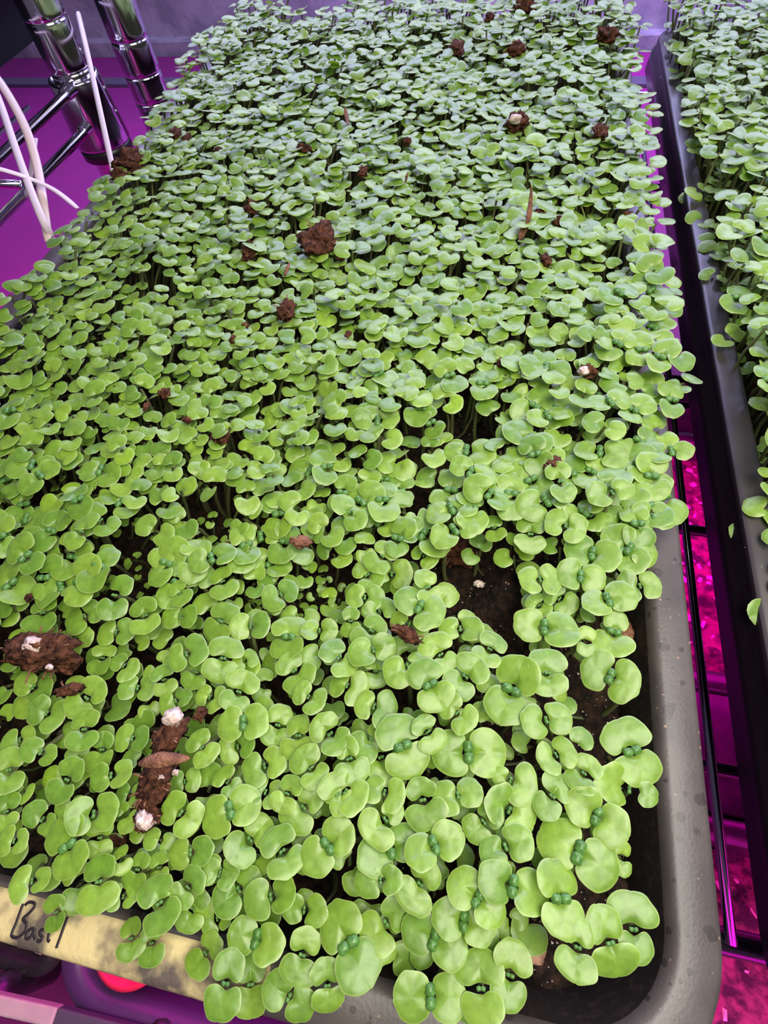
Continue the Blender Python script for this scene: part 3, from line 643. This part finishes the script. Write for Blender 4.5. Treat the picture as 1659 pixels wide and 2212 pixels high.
SPECIAL = [((870, 1618), 'largest centre-front seedling with two round buds between its upper and lower leaf'), ((1010, 1625), 'wide seedling whose left and right leaves flank two stacked buds, right of the largest'),
 ((930, 2035), 'open-mouthed two-leaved seedling near the middle of the front edge'), ((1365, 1625), 'tallest seedling against the right rim, one leaf above and one below its bud'),
 ((1243, 1842), 'big seedling with glossy twin buds beside the near soil strip'), ((748, 2040), 'big seedling on the front edge left of centre, its lower leaf over the rim'),
 ((930, 2150), 'seedling cut by the bottom edge, its two long leaves hanging over the rim'), ((1320, 2035), 'seedling on bare soil left of the one nearest the tray corner'),
 ((1357, 2000), 'seedling nearest the tray corner on bare soil'), ((455, 1620), 'bright open-jawed seedling just right of the forked peat clump'),
 ((330, 1944), 'seedling with a broad lower leaf right above the yellowed tape'), ((502, 1758), 'seedling with one very large left leaf below the forked peat clump'),
 ((143, 1835), 'seedling with oversized leaves in the near left'), ((548, 2028), 'seedling with butterfly-spread leaves overhanging the tape'), ((1144, 1130), 'round figure-of-eight seedling at the right lip of the hollow'),
 ((1255, 1240), 'level two-leaved seedling right of the hollow'), ((1320, 1450), 'lone seedling right of the hollow over bare soil, its leaves almost touching the rim')]
used = {}
for (sx_, sy_), t_ in SPECIAL:
    b_ = min(single, key=lambda i: ((P[i]['px']-sx_)**2+(P[i]['py']-sy_)**2) if i not in used else 1e9); used[b_] = 'basil '+t_
rank = {}
for i in single:
    if i in used: continue
    w_, lm, at = region(P[i]); rank.setdefault((w_, lm), []).append((math.hypot(P[i]['px']-at[0], P[i]['py']-at[1]), i))
RK = {i: k for v_ in rank.values() for k, (_, i) in enumerate(sorted(v_))}
for i in sorted(single, key=lambda i: -P[i]['size']):
    p_ = P[i]; bl = Vector((p_['base'][0]*U, p_['base'][1]*U, CZ+(SOILZ+soil_h(*p_['base']))*U))
    if i in used: lab, grp = used[i], 'the most distinct seedlings'
    else:
        w_, lm, at = region(p_); sz_ = 'large' if p_['size'] > S1 else 'medium' if p_['size'] > S2 else 'small'; k_ = RK[i]
        lab = sz_+' green basil seedling '+w_+', '+(ordinal(k_)+' from '+lm if k_ else 'nearest to '+lm); grp = 'seedlings '+w_+', by '+lm
    e = empty('basil_seedling', bl, lab, 'seedling', grp)
    obj('stem', stem_me[p_['sv']], e, Matrix([list(r_) for r_ in stem_matrix(p_, p_['ang'])]))
    mean = sum(l_[2] for l_ in p_['lv'])/2
    for lf in p_['lv']: obj('cotyledon', leaf_me[lf[7]], e, Matrix([list(r_) for r_ in leaf_matrix(p_, lf)]))
    if p_['src'] == 'hand' or mean > .03:
        d0 = np.array(p_['lv'][0][:2])-np.array(p_['lv'][1][:2]); d0 /= np.linalg.norm(d0)+1e-6; br = .0022+.15*mean if mean > .040 else .10*mean
        for sg in (-1, 1):
            c = np.array([p_['b'][0]-d0[1]*sg*br*.74, p_['b'][1]+d0[0]*sg*br*.74, p_['b'][2]-.001])
            m = Matrix.Translation(W(*c))@Matrix.Rotation(math.atan2(d0[1], d0[0])+rs.uniform(-.3, .3), 4, 'Z')@Matrix.Diagonal((br*U*.9, br*U*.85, br*U*.8, 1))
            obj('leaf_bud', bud_me, e, m)


# ------------------------------------------------------------------ posts, rods and cable ties at the left
def post(x, y, ztop, zbot, label, ringsz, collar=None, phase=0):
    t = empty('rack_post', W(x, y, zbot), label, 'post')
    c = W(x, y); r = .0127; prof = []; z = zbot*U+CZ; zt = ztop*U+CZ
    lv = sorted([CZ+q*U for q in ringsz]); prof.append((r, z))
    for q in lv: prof += [(r, q-.004), (r, q-.0012), (r*.996, q-.0010), (r*.965, q-.0006), (r*.965, q+.0006), (r*.996, q+.0010), (r, q+.0012), (r, q+.004)]
    prof.append((r, zt)); V, Fc = lathe(prof, c, 48); me = mesh('tube', V, Fc, M['chrome']); obj('tube', me, t)
    if collar:
        z0, z1 = CZ+collar[0]*U, CZ+collar[1]*U
        V, Fc = lathe([(r+.0006, z0), (r+.0060, z0), (r+.0062, z0+.001), (r+.0036, z1-.002), (r+.0034, z1-.0004), (r+.0018, z1), (r+.0006, z1-.001)], c, 48)
        obj('collar', mesh('collar', V, Fc, M['chrome']), t)
        V, Fc = lathe([(r+.0004, z0-.008), (r+.0050, z0-.008), (r+.0054, z0), (r+.0004, z0)], c, 48); obj('sleeve', mesh('sleeve', V, Fc, M['sleeve']), t)
    return t
P1 = (-2.03, 2.62); P2 = (-1.87, 2.93)
post(*P1, 3.0, TZ+.0, 'chrome rack post with a collar holding two rods, leftmost post', [-.73+.177*i for i in range(-1, 12)], collar=(-1.20, -.93))
post(*P2, 3.0, TZ+.0, 'bare chrome rack post with ring grooves behind the left tray corner', [-1.14, -1.03]+[-.895+.177*i for i in range(0, 12)])
lr = empty('neighbour_rack', W(-2.1, 1.0, -1.0), 'double chrome rod frame of the neighbouring rack running toward the camera', 'shelf')
xr = -2.0
yU = 2.52; zU = -.955; zL = -1.10
rod('rod', W(xr, yU, zU), W(xr, -1.2, zU), .0030, 'chrome', lr); rod('rod', W(xr, yU, zL), W(xr, -1.2, zL), .0030, 'chrome', lr)
rod('rod', W(-2.22*1.06, 2.465*1.06, -1.06), W(-2.22*1.06, -1.2, -1.06), .0018, 'chrome', lr)
rod('cross_rod', W(-2.02, 1.83*1.08, -1.08), W(-4.6, 1.83*1.08, -1.08), .0024, 'chrome', lr)
for z_ in (zU, zL):
    V, Fc = tube(smoothline([W(xr-.005, yU-.06, z_), W(xr, yU, z_+.006), W(xr+.015, yU+.035, z_+.004)], 3), [.0032, .0038, .0042, .0046, .0046, .0042, .0028], 10); obj('weld', mesh('weld', V, Fc, M['chrome']), lr)
v2 = [W(xr, 1.6-.35*i, zU if i % 2 else zL) for i in range(9)]
obj('truss_wire', mesh('truss_wire', *tube(v2, .0014, 8), M['chrome']), lr)

def tie(pix, label, m='tie', w=.0030, taper=True):
    """pix: (px, py, depth z of the point)"""
    pts = []
    for x, y, z in pix: a, b = on_plane(x, y, z); pts.append(W(a, b, z))
    pts = smoothline(pts, 8); n = len(pts); r = [w*(.55+.45*min(1, (n-i)/4.0)) if taper else w for i in range(n)]
    return tag(obj('cable_tie', mesh('cable_tie', *tube(pts, r, 8, flat=(.55, .22)), M[m])), label, 'cable tie')
tie([(246, 375, -1.02), (236, 330, -.985), (213, 225, -.90), (190, 120, -.83), (174, 50, -.785), (168, 26, -.77)], 'straight white cable tie tail standing up between the two posts')
tie([(-40, 130, -.80), (5, 185, -.82), (52, 270, -.87), (78, 350, -.93), (92, 430, -.97), (104, 522, -1.03)], 'aged cream cable tie curving down past the rods to the tray', 'tie_old', w=.0044)
tie([(-30, 150, -.80), (0, 222, -.82), (30, 310, -.87), (62, 400, -.92), (90, 470, -.97), (112, 512, -1.03)], 'pinkish cable tie hanging straight from the left edge to the tray rim', w=.0036)
tie([(-50, 355, -.84), (10, 368, -.87), (70, 388, -.92), (120, 412, -.95), (168, 450, -.985)], 'pale cable tie arching sideways onto the tray edge')
tie([(76, 300, -.955), (70, 350, -.99), (62, 400, -1.05), (56, 425, -1.10)], 'thin cable tie wrapped round the double rods')

# dark stacked trays on the neighbouring rack, upper left corner of the picture
ns = empty('black_crate', W(-3.9, 3.0, -1.05), 'black crate on the neighbouring rack, behind the leftmost post', 'crate')
V, Fc = tray_shell(-4.6, -2.62, 1.5, 3.6, .1, [(-.08, -1.02), (-.06, -.75), (-.035, -.745), (-.035, -.70), (-.03, -.55), (0, -.54), (0, -.46), (-.02, -.46)]); obj('basin', mesh('basin', V, Fc, M['crate']), ns)

# ------------------------------------------------------------------ peat clumps, bark and perlite on the canopy
CL = []
def clump_mesh(rx, ry, rz, seed, rough=.55, nu=30, nv=20):
    V, Fc = sph(nu, nv, 1, 1, 1); out = []
    for x, y, z in V:
        n = 1+rough*noise.fractal(Vector((x*1.6+seed, y*1.6, z*1.6)), .8, 2.1, 4)+.54*rough*noise.noise(Vector((x*6, y*6+seed, z*6)))+.2*rough*noise.noise(Vector((x*14, y*14+seed, z*14)))
        out.append((x*rx*n, y*ry*n, z*rz*n))
    return out, Fc
def clump(px, py, wpx, hpx, label, ang=0, z=None, perl=(), seed=None, fibres=0, cat='peat clump', mt='clump', lift=.012, rough=.55):
    seed = seed or len(CL)*3.3+1; zz = z
    if zz is None: x, y = on_plane(px, py, -.88); zz = zc(x, y)+lift
    x, y = on_plane(px, py, zz); x2, y2 = on_plane(px+wpx/2, py, zz); rx = abs(x2-x); x3, y3 = on_plane(px, py+hpx/2, zz); ry = min(abs(y3-y), hpx/2/wpx*2*rx*1.5)
    o = obj('peat_clump', mesh('peat_clump', *clump_mesh(rx*U, ry*U, min(rx, ry)*U*.75, seed, rough), M[mt]), None, Matrix.Translation(W(x, y, zz))@Matrix.Rotation(math.radians(ang), 4, 'Z'))
    loc = o.location.copy(); tag(o, label, cat); CL.append(o); rr = random.Random(seed)
    for (qx, qy, qr) in perl:
        a, b = on_plane(qx, qy, zz+min(rx, ry)*.7)
        c = obj('perlite', mesh('perlite', *clump_mesh(qr*U, qr*U*.8, qr*U*.7, seed+qx, .5, 14, 9), M['perlite'])); c.parent = o
        c.matrix_basis = o.matrix_basis.inverted()@Matrix.Translation(W(a, b, zz+min(rx, ry)*.62))
    for k in range(fibres):
        a = rr.uniform(0, 6.3); p0 = Vector((math.cos(a)*rx*.7, math.sin(a)*ry*.7, rr.uniform(0, .4)*ry))*U; d = Vector((math.cos(a), math.sin(a), rr.uniform(-.2, .8)))*rx*rr.uniform(.3, .7)*U
        fo = obj('fibre', mesh('fibre', *tube(smoothline([p0, p0+d*.6+Vector((0, 0, .0006)), p0+d], 3), .00022, 4), M['bark'])); fo.parent = o
    return o
clump(82, 1408, 150, 74, 'big crumbly peat clump with a white perlite grain at the left edge', perl=[(68, 1392, .017), (105, 1440, .006)], fibres=8, ang=8)
clump(120, 1432, 80, 44, 'ragged lower half of the peat heap at the left edge, on the big clump', fibres=5, lift=.0)
clump(149, 1490, 54, 26, 'small peat clump just below the big one at the left edge', ang=25, fibres=2)
clump(364, 1588, 52, 96, 'upper arm of the long forked peat clump, tipped with perlite', ang=-18, perl=[(371, 1550, .016), (340, 1637, .006)], fibres=5, lift=.03)
clump(338, 1690, 62, 130, 'thick middle of the long forked peat clump with frayed fibres', ang=-14, perl=[(345, 1680, .006), (378, 1668, .005)], fibres=10, lift=.02)
clump(317, 1768, 46, 62, 'lower tip of the long forked peat clump with a perlite grain', ang=-10, perl=[(312, 1772, .014)], fibres=5, lift=.02)
clump(432, 1543, 24, 36, 'small peat crumb right of the perlite tip of the forked clump', ang=-30)
clump(250, 1816, 40, 28, 'round peat crumb in the dark gap below the forked clump', z=-.97)
clump(881, 1371, 62, 26, 'small red-brown peat crumb at the tray centre', ang=-20, fibres=4)
clump(690, 520, 62, 58, 'round peat clump in the silvery band, largest beyond the centre', fibres=8, lift=.02)
clump(618, 670, 34, 42, 'peat clump with an upright splinter below the round one', fibres=4, lift=.02)
clump(545, 447, 26, 26, 'peat crumb up left of the round clump'); clump(540, 542, 30, 30, 'reddish peat crumb left of the round clump', fibres=2)
clump(282, 350, 50, 34, 'fibrous peat clump on the left tray edge under the straight cable tie', fibres=9); clump(258, 378, 36, 16, 'flat peat shred on the left tray edge', fibres=3)
clump(378, 290, 22, 22, 'upper of two peat crumbs near the back left post'); clump(403, 298, 14, 22, 'lower of two peat crumbs near the back left post')
clump(986, 106, 30, 40, 'upright peat clump left of the pink far one', fibres=2, lift=.02); clump(1116, 108, 42, 22, 'pinkish peat clump on the far canopy', lift=.02)
clump(1136, 18, 50, 22, 'peat clump at the very back of the canopy', fibres=3, lift=.02); clump(1058, 38, 20, 14, 'small peat crumb left of the rearmost clump')
clump(1312, 76, 44, 26, 'peat clump near the far right corner', ang=-20, fibres=2); clump(1296, 284, 30, 32, 'ragged peat clump at the right edge of the silvery band', fibres=5, lift=.02)
clump(1118, 262, 44, 30, 'peat clump capped by a pinkish white perlite grain', perl=[(1112, 254, .020)], lift=.02)
clump(1220, 160, 16, 10, 'tiny peat speck on the far right canopy'); clump(890, 157, 14, 10, 'tiny peat speck on the far middle canopy')
clump(1168, 461, 34, 14, 'flat peat shred right of the bark twig'); clump(1214, 478, 34, 16, 'second flat peat shred right of the bark twig', ang=15); clump(1357, 463, 22, 10, 'peat shred near the right canopy edge')
clump(1180, 562, 22, 26, 'peat crumb below the bark twig'); clump(1270, 803, 36, 22, 'dark peat crumb with a white grain on the right canopy', perl=[(1261, 801, .012)])
clump(1194, 1006, 38, 38, 'round peat crumb above the right side of the hollow', fibres=3); clump(476, 944, 36, 26, 'curled peat crumb left of the centre', fibres=3)
clump(355, 850, 26, 18, 'peat crumb up left of the curled one', ang=30, fibres=2); clump(316, 878, 12, 18, 'tiny peat crumb beside its larger neighbour on the left')
clump(580, 979, 12, 12, 'tiny peat speck right of the curled crumb'); clump(752, 722, 12, 14, 'tiny peat speck in the middle canopy'); clump(405, 907, 20, 12, 'dark peat shred above the curled crumb')
clump(650, 1171, 44, 22, 'smooth brown bark flake left of the hollow', mt='bark', cat='bark'); clump(496, 1186, 44, 26, 'brown peat crumb in the thin patch', z=-.94)
clump(62, 1291, 14, 20, 'tiny peat crumb on a leaf above the big left clump'); clump(1085, 786, 24, 16, 'faint brown peat crumb above the upper hollow')
clump(735, 552, 20, 18, 'peat crumb right below the round clump'); clump(655, 320, 30, 12, 'peat crumb in the far left silvery band'); clump(472, 324, 14, 10, 'peat speck on the left silvery band'); clump(880, 305, 16, 12, 'peat speck in the far middle')
clump(783, 370, 22, 18, 'small peat crumb above the round clump'); clump(503, 733, 14, 16, 'peat speck left of the middle'); clump(530, 703, 14, 10, 'peat speck just above its neighbour left of the middle')
clump(980, 1190, 90, 60, 'fibrous peat lump on the upper left lip of the hollow', z=-1.045, fibres=10)
clump(1035, 1262, 22, 14, 'white perlite grain on the bare soil of the hollow', z=-1.035, mt='perlite', cat='perlite')
clump(1148, 2040, 64, 96, 'pinkish brown clay pebble half buried at the near right, under the leaves', z=-1.10, mt='stone', cat='stone', rough=.15)
clump(1352, 1368, 30, 60, 'brown bark lump in the soil strip by the right rim', z=-1.06, mt='bark', cat='bark')
clump(1316, 1573, 14, 26, 'pale perlite grain in the soil strip', z=-1.09, mt='perlite', cat='perlite')
def twig(pix, r, name, label, cat, dz):
    pts = []
    for (x, y), h in zip(pix, dz):
        a, b = on_plane(x, y, -.885+h); pts.append(W(a, b, -.885+h))
    pts = smoothline(pts, 5); n = len(pts)
    return tag(obj(name, mesh(name, *tube(pts, [r*(1-.85*abs(2*i/(n-1)-1)**1.5) for i in range(n)], 7, flat=(1, .55)), M['bark'])), label, cat)
twig([(1128, 516), (1140, 480), (1146, 440), (1148, 402)], .0011, 'bark_twig', 'orange-brown bark twig standing in the silvery canopy', 'twig', (0, .03, .06, .09))
twig([(1122, 518), (1130, 498), (1143, 478)], .0016, 'bark_twig', 'short broken bark piece at the foot of the orange twig', 'twig', (0, .01, .02))
twig([(298, 1650), (345, 1642), (410, 1638)], .0017, 'bark_twig', 'pointed bark splinter lying across the forked peat clump', 'twig', (.04, .05, .05))
twig([(745, 232), (748, 250), (752, 272)], .0012, 'bark_twig', 'thin brown shred standing in the far left canopy', 'twig', (.03, .01, 0))
twig([(880, 372), (876, 396)], .0006, 'bark_twig', 'fine brown fibre on the far middle canopy', 'twig', (.03, 0))
twig([(614, 596), (626, 566)], .0009, 'bark_twig', 'tiny orange splinter below the round clump', 'twig', (0, .02))
g_ = random.Random(3)
V, Fc = [], []
for _ in range(900):
    x = g_.uniform(-.1, .38); y = -.2+g_.random()**1.5*1.2; s_ = g_.uniform(.0010, .0030)*U*(2.6 if g_.random() < .03 else 1)
    c = W(x, y, SOILZ+soil_h(x, y)+.004); b = len(V)
    for q in ((1, 0, 0), (-.6, .8, 0), (-.6, -.8, 0), (0, 0, .8)): V.append(c+Vector(q)*s_*g_.uniform(.6, 1.4))
    Fc += [(b, b+1, b+3), (b+1, b+2, b+3), (b+2, b, b+3)]
tag(obj('soil_grit', mesh('soil_grit', V, Fc, M['perlite'], smooth=False)), 'pale specks of grit and sand on the bare soil', 'grit', kind='stuff')
